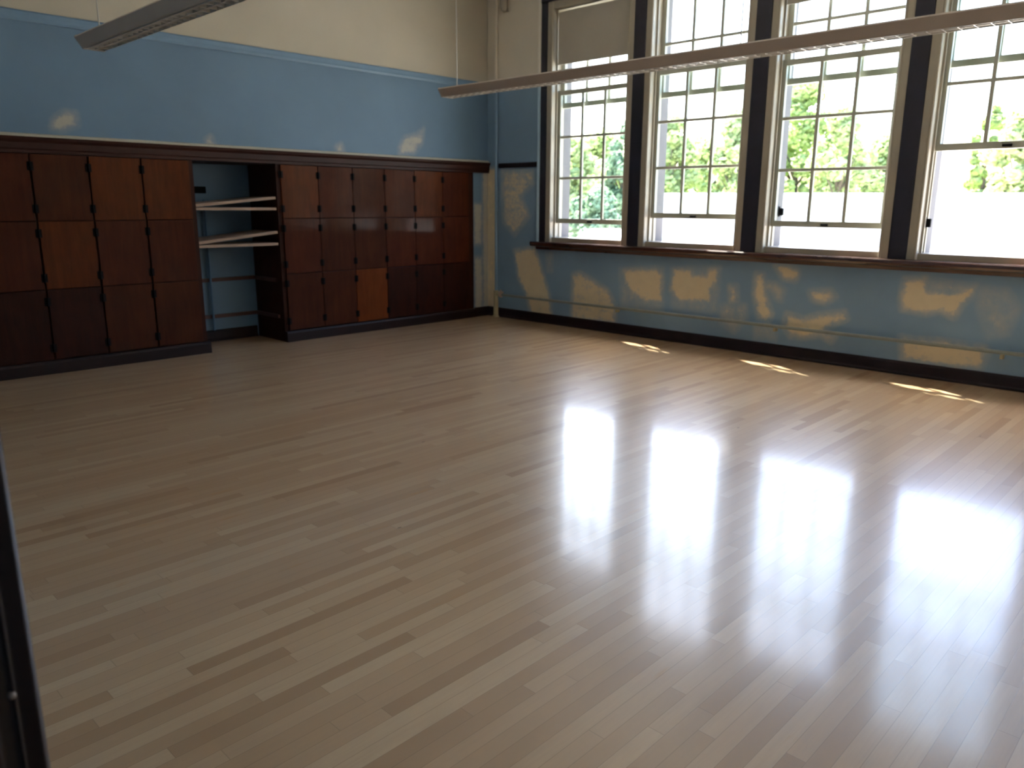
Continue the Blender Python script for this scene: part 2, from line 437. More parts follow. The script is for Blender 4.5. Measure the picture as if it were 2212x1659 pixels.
# ------------------------------------------------------------------ plaster patches (shape of the bare areas)
PATCH_R = [
  (1.2, [(-0.15, 1.95), (0.05, 1.95), (0.05, 0.02), (-0.14, 0.02)]),
  (0.85, [(-0.495, 0.903), (-0.861, 0.957), (-0.94, 0.793), (-1.124, 0.394), (-1.182, 0.06), (-0.823, 0.061), (-0.714, 0.361), (-0.579, 0.543)]),
  (0.75, [(-1.505, 0.661), (-1.621, 0.686), (-1.852, 0.595), (-2.055, 0.505), (-2.171, 0.34), (-2.181, 0.112), (-1.499, 0.094)]),
  (0.85, [(-2.258, 0.761), (-2.585, 0.789), (-2.742, 0.807), (-2.805, 0.729), (-2.822, 0.433), (-2.605, 0.414), (-2.417, 0.5), (-2.307, 0.611)]),
  (0.35, [(-2.215, 0.775), (-2.819, 0.819), (-2.839, 0.318), (-2.258, 0.313)]),
  (0.90, [(-2.954, 0.803), (-3.175, 0.82), (-3.198, 0.754), (-3.358, 0.765), (-3.363, 0.825), (-3.51, 0.852), (-3.485, 0.711), (-3.422, 0.613), (-3.431, 0.488), (-3.05, 0.462), (-2.93, 0.574)]),
  (0.30, [(-2.915, 0.817), (-3.526, 0.868), (-3.527, 0.371), (-2.961, 0.363)]),
  (0.75, [(-3.642, 0.676), (-3.726, 0.683), (-3.747, 0.516), (-3.664, 0.501)]),
  (0.45, [(-3.538, 0.466), (-3.841, 0.494), (-3.869, 0.343), (-3.731, 0.188), (-3.569, 0.28)]),
  (0.85, [(-3.928, 0.817), (-4.008, 0.823), (-4.059, 0.589), (-4.136, 0.431), (-4.111, 0.354), (-3.997, 0.372), (-3.929, 0.608)]),
  (0.90, [(-4.13, 0.914), (-4.285, 0.923), (-4.375, 0.861), (-4.354, 0.78), (-4.227, 0.791)]),
  (0.55, [(-4.028, 0.743), (-4.16, 0.732), (-4.251, 0.678), (-4.232, 0.567), (-4.165, 0.588), (-4.123, 0.654), (-4.035, 0.661)]),
  (0.80, [(-4.5, 0.691), (-4.712, 0.708), (-4.757, 0.653), (-4.671, 0.586), (-4.535, 0.607)]),
  (0.80, [(-4.286, 0.448), (-4.471, 0.413), (-4.603, 0.467), (-4.861, 0.519), (-4.886, 0.456), (-4.745, 0.375), (-4.646, 0.297), (-4.795, 0.275), (-4.761, 0.217), (-4.649, 0.27), (-4.489, 0.224), (-4.349, 0.221), (-4.268, 0.322)]),
  (0.95, [(-5.359, 0.863), (-5.527, 0.88), (-5.552, 0.762), (-5.79, 0.77), (-5.917, 0.844), (-5.906, 0.762), (-5.833, 0.674), (-5.794, 0.563), (-5.68, 0.612), (-5.573, 0.577), (-5.366, 0.593), (-5.345, 0.678)]),
  (0.45, [(-5.527, 0.88), (-5.917, 0.844), (-5.79, 0.77), (-5.552, 0.762)]),
  (0.80, [(-5.382, 0.346), (-5.488, 0.334), (-5.711, 0.349), (-6.053, 0.333), (-6.08, 0.278), (-6.046, 0.142), (-5.846, 0.136), (-5.624, 0.14), (-5.418, 0.136)]),
  (0.30, [(-5.917, 0.844), (-6.168, 0.84), (-6.275, 0.692), (-6.218, 0.459), (-6.073, 0.418), (-5.976, 0.617)]),
  (0.65, [(-6.076, 0.627), (-6.168, 0.533), (-6.122, 0.505), (-6.054, 0.567)]),
  (0.35, [(-3.961, 0.288), (-4.198, 0.3), (-4.195, 0.16), (-3.972, 0.146)]),
  (0.60, [(-0.27, 1.927), (-0.811, 1.913), (-0.837, 1.761), (-0.623, 1.592), (-0.772, 1.35), (-0.503, 1.098), (-0.298, 1.272), (-0.271, 1.628)]),
  (0.45, [(-1.065, 0.891), (-1.158, 0.895), (-1.163, 0.67), (-1.093, 0.666)]),
]
PATCH_L = [
  (1.2, [(-0.09, 1.95), (0.05, 1.95), (0.05, 0.02), (-0.08, 0.02)]),
  (0.85, [(-0.27, 1.502), (-0.114, 1.502), (-0.122, 0.957), (-0.262, 0.98)]),
  (0.85, [(-0.263, 0.815), (-0.11, 0.79), (-0.105, 0.055), (-0.257, 0.051)]),
  (0.9, [(-5.176, 2.198), (-5.091, 2.254), (-5.011, 2.249), (-5.006, 2.154), (-5.145, 2.098), (-5.208, 2.109)]),
  (0.9, [(-3.851, 2.098), (-3.802, 2.127), (-3.77, 2.059), (-3.843, 2.029)]),
  (0.9, [(-2.364, 2.117), (-2.296, 2.146), (-2.264, 2.068), (-2.35, 2.049)]),
  (0.75, [(-1.478, 2.144), (-1.404, 2.27), (-1.204, 2.32), (-1.094, 2.392), (-1.12, 2.217), (-1.261, 2.09), (-1.481, 2.064)]),
]
def sdist(p, poly):
    x, y = p; inside = False; dm = 1e9; k = len(poly)
    for i in range(k):
        x0, y0 = poly[i]; x1, y1 = poly[(i + 1) % k]
        if (y0 > y) != (y1 > y) and x < (x1 - x0) * (y - y0) / (y1 - y0) + x0: inside = not inside
        dx, dy = x1 - x0, y1 - y0
        t = max(0, min(1, ((x - x0) * dx + (y - y0) * dy) / (dx * dx + dy * dy)))
        d = math.hypot(x - x0 - t * dx, y - y0 - t * dy)
        if d < dm: dm = d
    return -dm if inside else dm
def mask_at(p, patches, soft=0.05):
    best = 0.0
    for s, poly in patches:
        xs = [q[0] for q in poly]; ys = [q[1] for q in poly]
        if p[0] < min(xs) - soft or p[0] > max(xs) + soft or p[1] < min(ys) - soft or p[1] > max(ys) + soft: continue
        d = sdist(p, poly)
        v = s * max(0, min(1, 0.5 - d / (2 * soft)))
        best = max(best, v)
    return best
def paint_mask(me, fn):
    a = me.attributes.new('plaster', 'FLOAT', 'POINT')
    for i, v in enumerate(me.vertices): a.data[i].value = fn(v.co)

def grid_face(bm, plane, u0, u1, v0, v1, step, const=0.0):
    nu = max(1, round(abs(u1 - u0) / step)); nv = max(1, round(abs(v1 - v0) / step))
    rows = []
    for j in range(nv + 1):
        r = []
        for i in range(nu + 1):
            u = u0 + (u1 - u0) * i / nu; v = v0 + (v1 - v0) * j / nv
            r.append(bm.verts.new((const, u, v) if plane == 'R' else (u, const, v)))
        rows.append(r)
    for j in range(nv):
        for i in range(nu):
            q = (rows[j][i], rows[j][i + 1], rows[j + 1][i + 1], rows[j + 1][i])
            bm.faces.new(q)

# ------------------------------------------------------------------ room shell
tag(obj('floor', boxes((XB - 0.35, WT, YR - 0.1, 0.75, -0.12, 0.0)), MT['floor']), kind='structure')
tag(obj('ceiling', boxes((XB - 0.2, WT, YR - 0.2, 0.75, CEIL, CEIL + 0.15)), MT['ceiling']), kind='structure')

# window wall
bm = boxes((0.0, WT, 0.0, -0.95, 0, CEIL), (0.0, WT, -0.95, -8.19, 0, SILL - 0.06), (0.0, WT, -0.95, -8.19, HEAD + 0.06, CEIL), (0.0, WT, -8.19, YR, 0, CEIL))
for y0, y1 in PIERS: box(bm, 0.02, WT, y0, y1, SILL - 0.06, HEAD + 0.06)
box(bm, 0.02, WT, -0.95, -1.05, SILL - 0.06, HEAD + 0.06)
box(bm, 0.02, WT, -8.07, -8.19, SILL - 0.06, HEAD + 0.06)
grid_face(bm, 'R', 0.0, -6.75, 0.0, SILL - 0.06, 0.022, -0.003)
grid_face(bm, 'R', 0.0, -0.95, SILL - 0.06, 2.0, 0.022, -0.003)
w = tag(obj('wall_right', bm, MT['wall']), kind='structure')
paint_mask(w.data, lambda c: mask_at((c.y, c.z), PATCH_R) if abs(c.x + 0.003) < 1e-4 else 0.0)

# cabinet wall: upper part, end strip, niche back
bm = boxes((XB, WT, 0.0, 0.62, 2.0, CEIL), (-0.27, WT, 0.0, 0.62, 0.0, 2.0), (XB, -0.27, 0.60, 0.72, 0.0, 2.0))
grid_face(bm, 'L', XB, 0.0, 2.0, 2.9, 0.03, -0.003)
grid_face(bm, 'L', -0.27, 0.0, 0.0, 2.0, 0.022, -0.003)
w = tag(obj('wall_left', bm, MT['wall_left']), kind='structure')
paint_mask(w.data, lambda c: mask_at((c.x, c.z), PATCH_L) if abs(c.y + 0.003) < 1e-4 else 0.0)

# back wall with the doorway the photograph is taken from, and the corridor behind
DY0, DY1 = -6.80, -7.90
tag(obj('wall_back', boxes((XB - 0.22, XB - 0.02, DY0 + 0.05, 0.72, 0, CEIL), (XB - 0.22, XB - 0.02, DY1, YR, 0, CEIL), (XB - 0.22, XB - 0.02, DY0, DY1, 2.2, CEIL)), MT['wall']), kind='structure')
tag(obj('wall_end', boxes((XB - 0.22, WT, YR - 0.2, YR, 0, CEIL)), MT['back_wall']), kind='structure')
tag(obj('wall_corridor', boxes((XB - 2.2, XB - 2.1, -9.5, -5.5, 0, 3.0), (XB - 2.2, XB - 0.22, -9.6, -9.5, 0, 3.0), (XB - 2.2, XB - 0.22, -5.5, -5.4, 0, 3.0), (XB - 2.2, XB - 0.22, -9.6, -5.4, 3.0, 3.1), (XB - 2.2, XB - 0.35, -9.6, -5.4, -0.12, 0.0)), MT['hall']), kind='structure')

# door frame at the left edge of the view
d1 = tag(empty('door_1', (XB + 0.006, DY0, 0)), kind='structure')
bm = bmesh.new()
prism(bm, [(-0.235, 0.06), (-0.235, 0.0), (-0.16, 0.0), (-0.155, -0.012), (-0.10, -0.012), (-0.095, 0.0), (-0.045, 0.0), (-0.040, 0.004), (-0.028, 0.004), (-0.024, 0.0), (-0.022, 0.0025), (-0.005, 0.0), (0.0, 0.006), (0.0, 0.06)], 0, 2.12, 'z')
obj('door_jamb', bm, MT['dark_post'], d1, bevel=0.002)
bm = bmesh.new()
prism(bm, [(-0.02, 0.06), (-0.02, 0.012), (-0.006, 0.012), (-0.004, 0.02), (-0.004, 0.14), (-0.02, 0.15)], 0, 2.2, 'z')
obj('door_casing', bm, MT['dark_post'], d1, bevel=0.002)
bm = boxes((-0.235, 0.0, 0.0, -1.1, 2.12, 2.2), (-0.235, 0.0, -1.1, -1.16, 0, 2.2))
obj('door_head', bm, MT['dark_post'], d1, bevel=0.003)
bm = bmesh.new(); lathe(bm, [(0.0001, -0.002), (0.0035, -0.002), (0.004, 0.006)], (-0.026, 0.0, 0.995), 'y', 14)
h = obj('door_screw', bm, simple('worn_steel', (0.35, 0.34, 0.36), 0.35, 0.8), d1, smooth=True)

# ------------------------------------------------------------------ trims
def trim(name, bm, mat, bevel=0.004):
    return tag(obj(name, bm, mat, bevel=bevel), kind='structure')
# cornice over the cabinets, running to the corner
bm = bmesh.new()
prism(bm, [(-0.001, 1.90), (-0.030, 1.90), (-0.030, 1.925), (-0.036, 1.935), (-0.036, 1.985), (-0.052, 2.005), (-0.060, 2.030), (-0.001, 2.030)], XB, -0.005, 'x')
trim('trim_1', bm, MT['crown'], 0)
bm = bmesh.new()
prism(bm, [(-0.003, 2.030), (-0.030, 2.030), (-0.028, 2.052), (-0.003, 2.060)], XB, -0.005, 'x')
trim('trim_2', bm, MT['ledge'], 0)
# thin rail on the window wall between corner and window
bm = bmesh.new()
prism(bm, [(-0.003, 1.958), (-0.022, 1.958), (-0.030, 1.975), (-0.030, 2.006), (-0.020, 2.018), (-0.003, 2.018)], -0.225, -0.90, 'y')
trim('trim_3', bm, MT['dark_trim'], 0)
# picture rail, painted over in the wall colour
bm = bmesh.new()
prism(bm, [(0.0, PAINT - 0.085), (-0.010, PAINT - 0.085), (-0.016, PAINT - 0.065), (-0.010, PAINT - 0.045), (-0.010, PAINT - 0.012), (-0.020, PAINT - 0.004), (0.0, PAINT - 0.002)], XB, 0.0, 'x')
trim('trim_4', bm, simple('picture_rail_paint', tuple(c * 0.92 for c in BLUE), 0.45, var=0.04), 0)
# sill along the windows
bm = bmesh.new()
prism(bm, [(0.20, SILL - 0.062), (-0.085, SILL - 0.062), (-0.110, SILL - 0.055), (-0.122, SILL - 0.035), (-0.122, SILL - 0.010), (-0.112, SILL), (0.20, SILL)], -0.88, -8.35, 'y')
trim('trim_5', bm, MT['sill'], 0)
bm = bmesh.new()
prism(bm, [(-0.003, SILL - 0.10), (-0.018, SILL - 0.10), (-0.035, SILL - 0.062), (-0.003, SILL - 0.062)], -0.90, -8.33, 'y')
trim('trim_6', bm, MT['sill'], 0)
# dark vertical boards and head board around the windows
trim('trim_7', boxes((-0.028, 0.02, -0.955, -1.05, SILL, HEAD)), MT['window_board'])
for i, (y0, y1) in enumerate(PIERS + [(-8.07, -8.20)]):
    trim('trim_%d' % (8 + i), boxes((-0.028, 0.02, y0, y1, SILL, HEAD)), MT['window_board'])
trim('trim_14', boxes((-0.034, 0.02, -0.945, -8.21, HEAD, HEAD + 0.12)), MT['window_board'])
bm = bmesh.new()
prism(bm, [(-0.003, -0.955), (-0.045, -0.955), (-0.050, -0.935), (-0.035, -0.915), (-0.003, -0.905)], SILL, HEAD + 0.12, 'z')
trim('trim_13', bm, MT['bead'], 0)
# baseboards
def base_prof(s): return [(0.0, 0.0), (-s, 0.0), (-s, 0.018), (-s + 0.008, 0.03), (-s + 0.008, 0.105), (-s + 0.016, 0.125), (0.0, 0.125)]
bm = bmesh.new(); prism(bm, base_prof(0.03), 0.0, YR, 'y')
trim('baseboard_right', bm, MT['dark_trim'], 0)
bm = bmesh.new(); prism(bm, base_prof(0.03), -0.26, -0.03, 'x')
trim('baseboard_left', bm, MT['dark_trim_x'], 0)
bm = bmesh.new(); prism(bm, [(y + 0.60, z) for y, z in base_prof(0.025)], -3.98, -3.14, 'x')
trim('baseboard_niche', bm, MT['dark_trim_x'], 0)

# ------------------------------------------------------------------ windows
def window(i, yl, yr, zb):
    wdw = tag(empty('window_%d' % i, (0, (yl + yr) / 2, SILL)), kind='structure')
    oy = (yl + yr) / 2
    def L(bm, nm, mat, par=wdw, bevel=0.0, base=wdw):
        bmesh.ops.translate(bm, verts=bm.verts, vec=(0, -oy, -SILL))
        return obj(nm, bm, mat, par, bevel)
    c = 0.085
    # inner casing, jambs, head and sub-sill
    bm = boxes((-0.018, 0.045, yl, yl - c, SILL, HEAD), (-0.018, 0.045, yr, yr + c, SILL, HEAD),
               (-0.018, 0.045, yl - c, yr + c, 3.75, HEAD),
               (0.045, 0.205, yl, yl - c, SILL, HEAD), (0.045, 0.205, yr, yr + c, SILL, HEAD),
               (0.045, 0.205, yl - c, yr + c, 3.74, HEAD),
               (0.012, 0.205, yl - c, yr + c, SILL, 1.095),
               (0.050, 0.068, yl - c, yl - c - 0.018, 1.095, 3.74), (0.050, 0.068, yr + c, yr + c + 0.018, 1.095, 3.74),
               (0.141, 0.151, yl - c, yl - c - 0.012, 1.095, 3.74), (0.141, 0.151, yr + c, yr + c + 0.012, 1.095, 3.74))
    # rounded bead on the casing's inner edge
    tube(bm, (-0.018, yl - c + 0.012, SILL), (-0.018, yl - c + 0.012, HEAD), 0.012, 10)
    tube(bm, (-0.018, yr + c - 0.012, SILL), (-0.018, yr + c - 0.012, HEAD), 0.012, 10)
    L(bm, 'window_frame', MT['casing'], bevel=0.003)
    # outer casing
    bm = boxes((0.205, WT + 0.02, yl - 0.02, yl - c, 1.03, HEAD), (0.205, WT + 0.02, yr + 0.02, yr + c, 1.03, HEAD),
               (0.205, WT + 0.02, yl - c, yr + c, 3.74, HEAD), (0.205, WT + 0.08, yl - 0.02, yr + 0.02, 1.0, 1.055))
    L(bm, 'outer_casing', MT['ext'])
    a, b = yl - c - 0.002, yr + c + 0.002
    def sash(nm, x0, x1, z0, z1, rows, bot, top):
        st = 0.048
        bm = boxes((x0, x1, a, a - st, z0, z1), (x0, x1, b, b + st, z0, z1), (x0, x1, a - st, b + st, z0, z0 + bot), (x0, x1, a - st, b + st, z1 - top, z1))
        mid = (x0 + x1) / 2; g0, g1 = a - st, b + st
        for k in (1, 2):
            y = g0 + (g1 - g0) * k / 3
            box(bm, mid - 0.013, mid + 0.013, y - 0.016, y + 0.016, z0 + bot, z1 - top)
        h = (z1 - top - z0 - bot) / rows
        for k in range(1, rows):
            z = z0 + bot + h * k
            box(bm, mid - 0.0125, mid + 0.0125, g0, g1, z - 0.015, z + 0.015)
        s = L(bm, nm, MT['sash'], bevel=0.002)
        bm = boxes((mid - 0.0015, mid + 0.0015, g0, g1, z0 + bot, z1 - top))
        L(bm, 'window_glass', MT['glass'], s)
        return s
    sash('upper_sash', 0.155, 0.195, 2.645, 3.735, 2, 0.058, 0.05)
    ls = sash('lower_sash', 0.085, 0.125, zb - 0.03, zb - 0.03 + 1.57, 3, 0.058, 0.054)
    # sash lift on the bottom rail
    bm = boxes((0.070, 0.085, oy + 0.035, oy - 0.035, zb - 0.016, zb + 0.006))
    L(bm, 'sash_lift', MT['hinge'], ls, bevel=0.003)
    return wdw
for i, (a, b, z) in enumerate(WINS): window(i + 1, a, b, z)

def latch(y, z, x, label):
    r = tag(empty('window_latch', (x, y, z)), label, 'latch')
    obj('latch_plate', boxes((-0.016, 0.016, -0.006, 0.003, -0.05, 0.05)), MT['hinge'], r, bevel=0.002)
    obj('latch_block', boxes((-0.014, 0.014, -0.045, -0.006, -0.040, 0.034)), MT['hinge'], r, bevel=0.004)
latch(-5.438, 1.36, 0.11, 'small black latch on the left jamb of the widest-open window, rightmost in view')
latch(-3.995, 1.44, 0.27, 'small dark catch outside the glass in the lower left corner of the third window')

# blinds
def blind(yl, yr, zb, label):
    r = tag(empty('roller_blind', (0.075, (yl + yr) / 2, 3.70)), label, 'blind', None)
    hw = (yl - yr) / 2
    bm = bmesh.new(); tube(bm, (0.0, -hw, 0), (0.0, hw, 0), 0.022, 16)
    obj('roller_tube', bm, MT['shade'], r, smooth=False)
    obj('blind_fabric', boxes((-0.024, -0.021, -hw, hw, zb - 3.70, 0.0)), MT['shade'], r)
    bm = boxes((-0.030, -0.015, -hw, hw, zb - 3.70 - 0.022, zb - 3.70))
    obj('bottom_bar', bm, MT['shade'], r, bevel=0.004)
blind(-1.158, -2.207, 3.15, 'beige roller blind pulled a third of the way down the leftmost window')
blind(-4.012, -5.089, 3.37, 'beige roller blind barely lowered at the top of the third window')

# ------------------------------------------------------------------ cabinets
def make_hinge():
    bm = boxes((-0.024, 0.024, -0.004, 0.0, -0.036, 0.036))
    tube(bm, (0, -0.006, -0.037), (0, -0.006, 0.037), 0.009, 8)
    return bm
ROWS = [(0.128, 0.741), (0.748, 1.332), (1.339, 1.893)]
def cabinet(name, label, x0, x1, xs, palette, g=0.007):
    rnd = random.Random(len(label))
    """x0..x1 carcass, xs column boundaries left to right"""
    r = tag(empty(name, ((x0 + x1) / 2, 0, 0)), label, 'cabinet')
    ox = (x0 + x1) / 2
    body = boxes((x0, x1, 0.0, 0.598, 0.0, 1.90))
    bmesh.ops.translate(body, verts=body.verts, vec=(-ox, 0, 0))
    obj('cabinet_body', body, MT['cab_frame'], r)
    bm = bmesh.new(); prism(bm, [(0.0, 0.0), (-0.045, 0.0), (-0.045, 0.095), (-0.036, 0.115), (0.0, 0.115)], x0 - ox - (0.0 if x0 < -5 else 0.0), x1 - ox + (0.02 if x0 < -5 else 0.0), 'x')
    obj('plinth', bm, MT['dark_trim_x'], r)
    hm = None
    for ci, (a, b) in enumerate(zip(xs, xs[1:])):
        for ri, (z0, z1) in enumerate(ROWS):
            col = palette[ri][ci]
            cx, cz = (a + b) / 2, (z0 + z1) / 2
            hw, hh = (b - a) / 2 - g, (z1 - z0) / 2
            # slab door with a slightly raised border
            bm = boxes((-hw, hw, -0.018, -0.0005, -hh, hh))
            bmesh.ops.translate(bm, verts=bm.verts, vec=(0, 0, 0))
            d = obj('cabinet_door', bm, MT['door_' + col], r, bevel=0.003)
            d.location = (cx - ox, -0.002, cz)
            d.rotation_euler = (rnd.uniform(-1, 1) * 0.003, 0, rnd.uniform(-1, 1) * 0.004)
            if col == 'new': d['label'] = 'bright orange-brown replacement door'
            for zz in (hh - 0.10, -hh + 0.10):
                if hm is None:
                    h0 = obj('hinge', make_hinge(), MT['hinge'], d); hm = h0.data
                    h = h0
                else:
                    h = bpy.data.objects.new('hinge', hm); COL.objects.link(h); h.parent = d
                h.location = (-hw - g, -0.018, zz)
    return r
O, R_, B, D, NW = 'orange', 'red', 'brown', 'dark', 'new'
xsL = [-4.045 - 0.4575 * k for k in range(7, -1, -1)]
palL = [[D, D, D, D, D, B, B], [B, B, B, R_, O, R_, R_], [B, B, R_, R_, B, O, O]]
cabinet('storage_cabinet', 'bank of twelve brown wooden cupboard doors left of the open niche', XB + 0.005, -4.008, xsL, palL, 0.009)
xsR = [-3.075 + 0.4515 * k for k in range(7)]
palR = [[B, B, NW, D, D, D], [R_, B, B, R_, R_, R_], [O, R_, B, R_, O, R_]]
cabinet('storage_cabinet', 'bank of reddish cupboard doors right of the open niche, reaching nearly to the corner', -3.12, -0.275, xsR, palR, 0.0025)
# niche lining
obj_n = obj('niche_soffit', boxes((-4.008, -3.12, 0.002, 0.599, 1.90, 2.0)), MT['cab_inside']); tag(obj_n, kind='structure')

# cleats and boards in the niche
def cleat(x0, x1, y0, y1, z, label):
    cx, cy = (x0 + x1) / 2, (y0 + y1) / 2
    o = obj('shelf_cleat', boxes((x0 - cx, x1 - cx, y0 - cy, y1 - cy, -0.020, 0.020)), MT['cleat'], bevel=0.002)
    o.location = (cx, cy, z)
    tag(o, label, 'cleat', 'cleats in the open niche')
cleat(-4.006, -3.122, 0.575, 0.600, 0.675, 'reddish shelf cleat along the niche back, upper of the two bare ones')
cleat(-4.006, -3.122, 0.575, 0.600, 0.275, 'reddish shelf cleat along the niche back, lowest of all near the floor')
cleat(-3.145, -3.120, 0.09, 0.573, 0.675, 'dark side cleat on the niche right side, upper of the two bare ones')
cleat(-3.145, -3.120, 0.09, 0.573, 0.275, 'dark side cleat on the niche right side, lowest of all near the floor')
def shelf(z, tilt, label):
    hw = 0.437
    bm = boxes((-hw, hw, 0.0, 0.50, -0.014, 0.014))
    o = obj('shelf_board', bm, MT['board'], bevel=0.002)
    o.location = (-3.564, 0.018, z)
    o.rotation_euler = (0, -tilt, 0)
    tag(o, label, 'shelf', 'shelf boards in the open niche')
shelf(1.437, 0, 'level wooden shelf board in the niche, higher of the two level ones')
shelf(1.068, 0, 'level wooden shelf board in the niche, lower of the two level ones')
shelf(1.437 + 0.030 + 0.044, math.radians(5.4), 'wooden shelf board propped aslant on the higher level shelf of the niche')
shelf(1.068 + 0.030 + 0.050, math.radians(6.0), 'wooden shelf board propped aslant on the lower level shelf of the niche')
# small box and conduit on the niche back
r = tag(empty('outlet_box', (-3.69, 0.600, 1.63)), 'small black electrical box on the blue back of the niche', 'electrical box')
obj('box_body', boxes((-0.06, 0.06, -0.035, 0.0, -0.035, 0.035)), MT['hinge'], r, bevel=0.003)
obj('box_cover', boxes((-0.052, 0.052, -0.039, -0.035, -0.028, 0.028)), MT['hinge'], r, bevel=0.001)
bm = bmesh.new(); tube(bm, (0, 0, 0), (0, 0, 1.40), 0.013, 12)
o = obj('conduit_pipe', bm, simple('conduit_paint', (0.07, 0.15, 0.27), 0.5), smooth=False); o.location = (-3.665, 0.560, 0.127)
tag(o, 'thin blue-painted conduit running up the back of the niche', 'conduit')

# ------------------------------------------------------------------ pipes in the corner and along the window wall
r = tag(empty('riser_pipe', (-0.045, -0.20, 0)), 'thin vertical riser pipe in the room corner, wall-coloured with a cream foot', 'pipe')
bm = bmesh.new(); tube(bm, (0, 0, 0.36), (0, 0, CEIL - 0.002), 0.017, 20)
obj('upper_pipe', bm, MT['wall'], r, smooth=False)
bm = bmesh.new(); tube(bm, (0, 0, 0.0), (0, 0, 0.36), 0.034, 20)
obj('pipe_foot', bm, MT['pipe_cream'], r, smooth=False)
bm = bmesh.new(); lathe(bm, [(0.037, 0.0), (0.055, 0.0), (0.055, 0.008), (0.037, 0.02)], (0, 0, 0), 'z', 24)
obj('floor_collar', bm, MT['pipe_cream'], r)
r = tag(empty('heating_pipe', (-0.07, -0.30, 0.31)), 'long thin horizontal heating pipe running low along the patched window wall', 'pipe')
bm = bmesh.new(); tube(bm, (0, 0, 0), (0.005, -8.45, 0.012), 0.017, 16)
obj('pipe_run', bm, MT['pipe_run'], r)
bm = bmesh.new(); tube(bm, (0, 0.058, 0.0), (0, -0.01, 0.0), 0.017, 16)
obj('pipe_stub', bm, MT['pipe_cream'], r)
bm = bmesh.new(); lathe(bm, [(0.0001, -0.045), (0.020, -0.045), (0.030, -0.030), (0.030, 0.010), (0.038, 0.012), (0.038, 0.030), (0.012, 0.034), (0.010, 0.055), (0.0001, 0.055)], (0, -0.015, 0.012), 'z', 16)
obj('valve', bm, simple('pinkish_valve_paint', (0.46, 0.33, 0.26), 0.5), r)
for k, yy in enumerate((-1.93, -3.9, -5.9)):
    bm = boxes((0.010, 0.066, yy - 0.012, yy + 0.012, -0.05, -0.014))
    obj('pipe_bracket', bm, MT['pipe_cream'], r)

# sensor near the ceiling
r = tag(empty('wall_sensor', (-0.006, -0.345, 3.90)), 'small beige sensor mounted high on the window wall near the corner', 'sensor')
obj('sensor_base', boxes((-0.02, 0.003, -0.05, 0.05, -0.07, 0.09)), MT['white_plastic'], r, bevel=0.008)
bm = bmesh.new(); lathe(bm, [(0.040, 0.08), (0.045, 0.05), (0.045, -0.03), (0.030, -0.065), (0.0001, -0.075)], (-0.055, 0, 0), 'z', 20)
obj('sensor_head', bm, MT['white_plastic'], r, smooth=False)

# ------------------------------------------------------------------ hanging lights
def light(x, y0, y1, zb, label):
    r = tag(empty('pendant_light', (x, y0, zb)), label, 'ceiling light', 'long pendant lights')
    L = y0 - y1
    prof = [(-0.072, 0.004), (-0.080, 0.012), (-0.122, 0.074), (-0.112, 0.086), (0.112, 0.086), (0.122, 0.074), (0.080, 0.012), (0.072, 0.004), (0.066, 0.030), (-0.066, 0.030)]
    bm = bmesh.new(); prism(bm, prof, -0.02, -L + 0.02, 'y')
    obj('light_housing', bm, MT['light_body'], r)
    for yy in (0.0, -L):
        s = 1 if yy == 0 else -1
        bm = bmesh.new(); prism(bm, [(-0.074, 0.0), (-0.125, 0.076), (-0.114, 0.089), (0.114, 0.089), (0.125, 0.076), (0.074, 0.0)], yy, yy - s * 0.02, 'y')
        obj('end_cap', bm, MT['light_body'], r, bevel=0.003)
    bm = boxes((-0.064, -0.061, -L + 0.03, -0.03, 0.0, 0.028), (0.061, 0.064, -L + 0.03, -0.03, 0.0, 0.028), (-0.002, 0.002, -L + 0.03, -0.03, 0.002, 0.028))
    k = int((L - 0.06) / 0.09)
    for i in range(k + 1):
        y = -0.03 - (L - 0.06) * i / k
        box(bm, -0.062, 0.062, y - 0.0015, y + 0.0015, 0.001, 0.028)
    obj('louvre', bm, MT['louver'], r)
    for yy in (-0.16, -L / 2, -L + 0.16):
        bm = bmesh.new()
        tube(bm, (0, yy, 0.086), (0, yy, CEIL - zb - 0.03), 0.005, 8)
        lathe(bm, [(0.02, 0.086), (0.02, 0.096), (0.008, 0.11)], (0, yy, 0), 'z', 12)
        lathe(bm, [(0.012, CEIL - zb - 0.05), (0.055, CEIL - zb - 0.02), (0.055, CEIL - zb - 0.001)], (0, yy, 0), 'z', 16)
        obj('suspension_cord', bm, MT['cable'], r)
light(-1.80, -1.24, -7.9, 2.575, 'long unlit pendant light hanging in front of the windows')
light(-5.24, -1.27, -7.9, 2.575, 'long unlit pendant light above the left cupboards, at the upper left of the photo')

# ------------------------------------------------------------------ outdoors
G = -1.0
tag(obj('ground', boxes((WT + 0.02, 260, -90, 150, G - 0.2, G)), MT['concrete']), kind='structure')
tag(obj('lawn', boxes((30, 250, 25, 145, G, G + 0.03), (64, 250, -85, 25, G, G + 0.03)), MT['grass']), kind='structure')
tag(obj('road', boxes((30, 44, 25, 145, G + 0.03, G + 0.05)), MT['asphalt']), kind='structure')
bm = boxes((0.05, WT, YR - 0.2, -0.95, G, -0.12), (0.05, WT, -0.95, 3.0, G, -0.12), (WT - 0.02, WT, 0.75, 6.0, G, CEIL + 0.15))
tag(obj('wall_outside', bm, MT['ext_wall']), kind='structure')

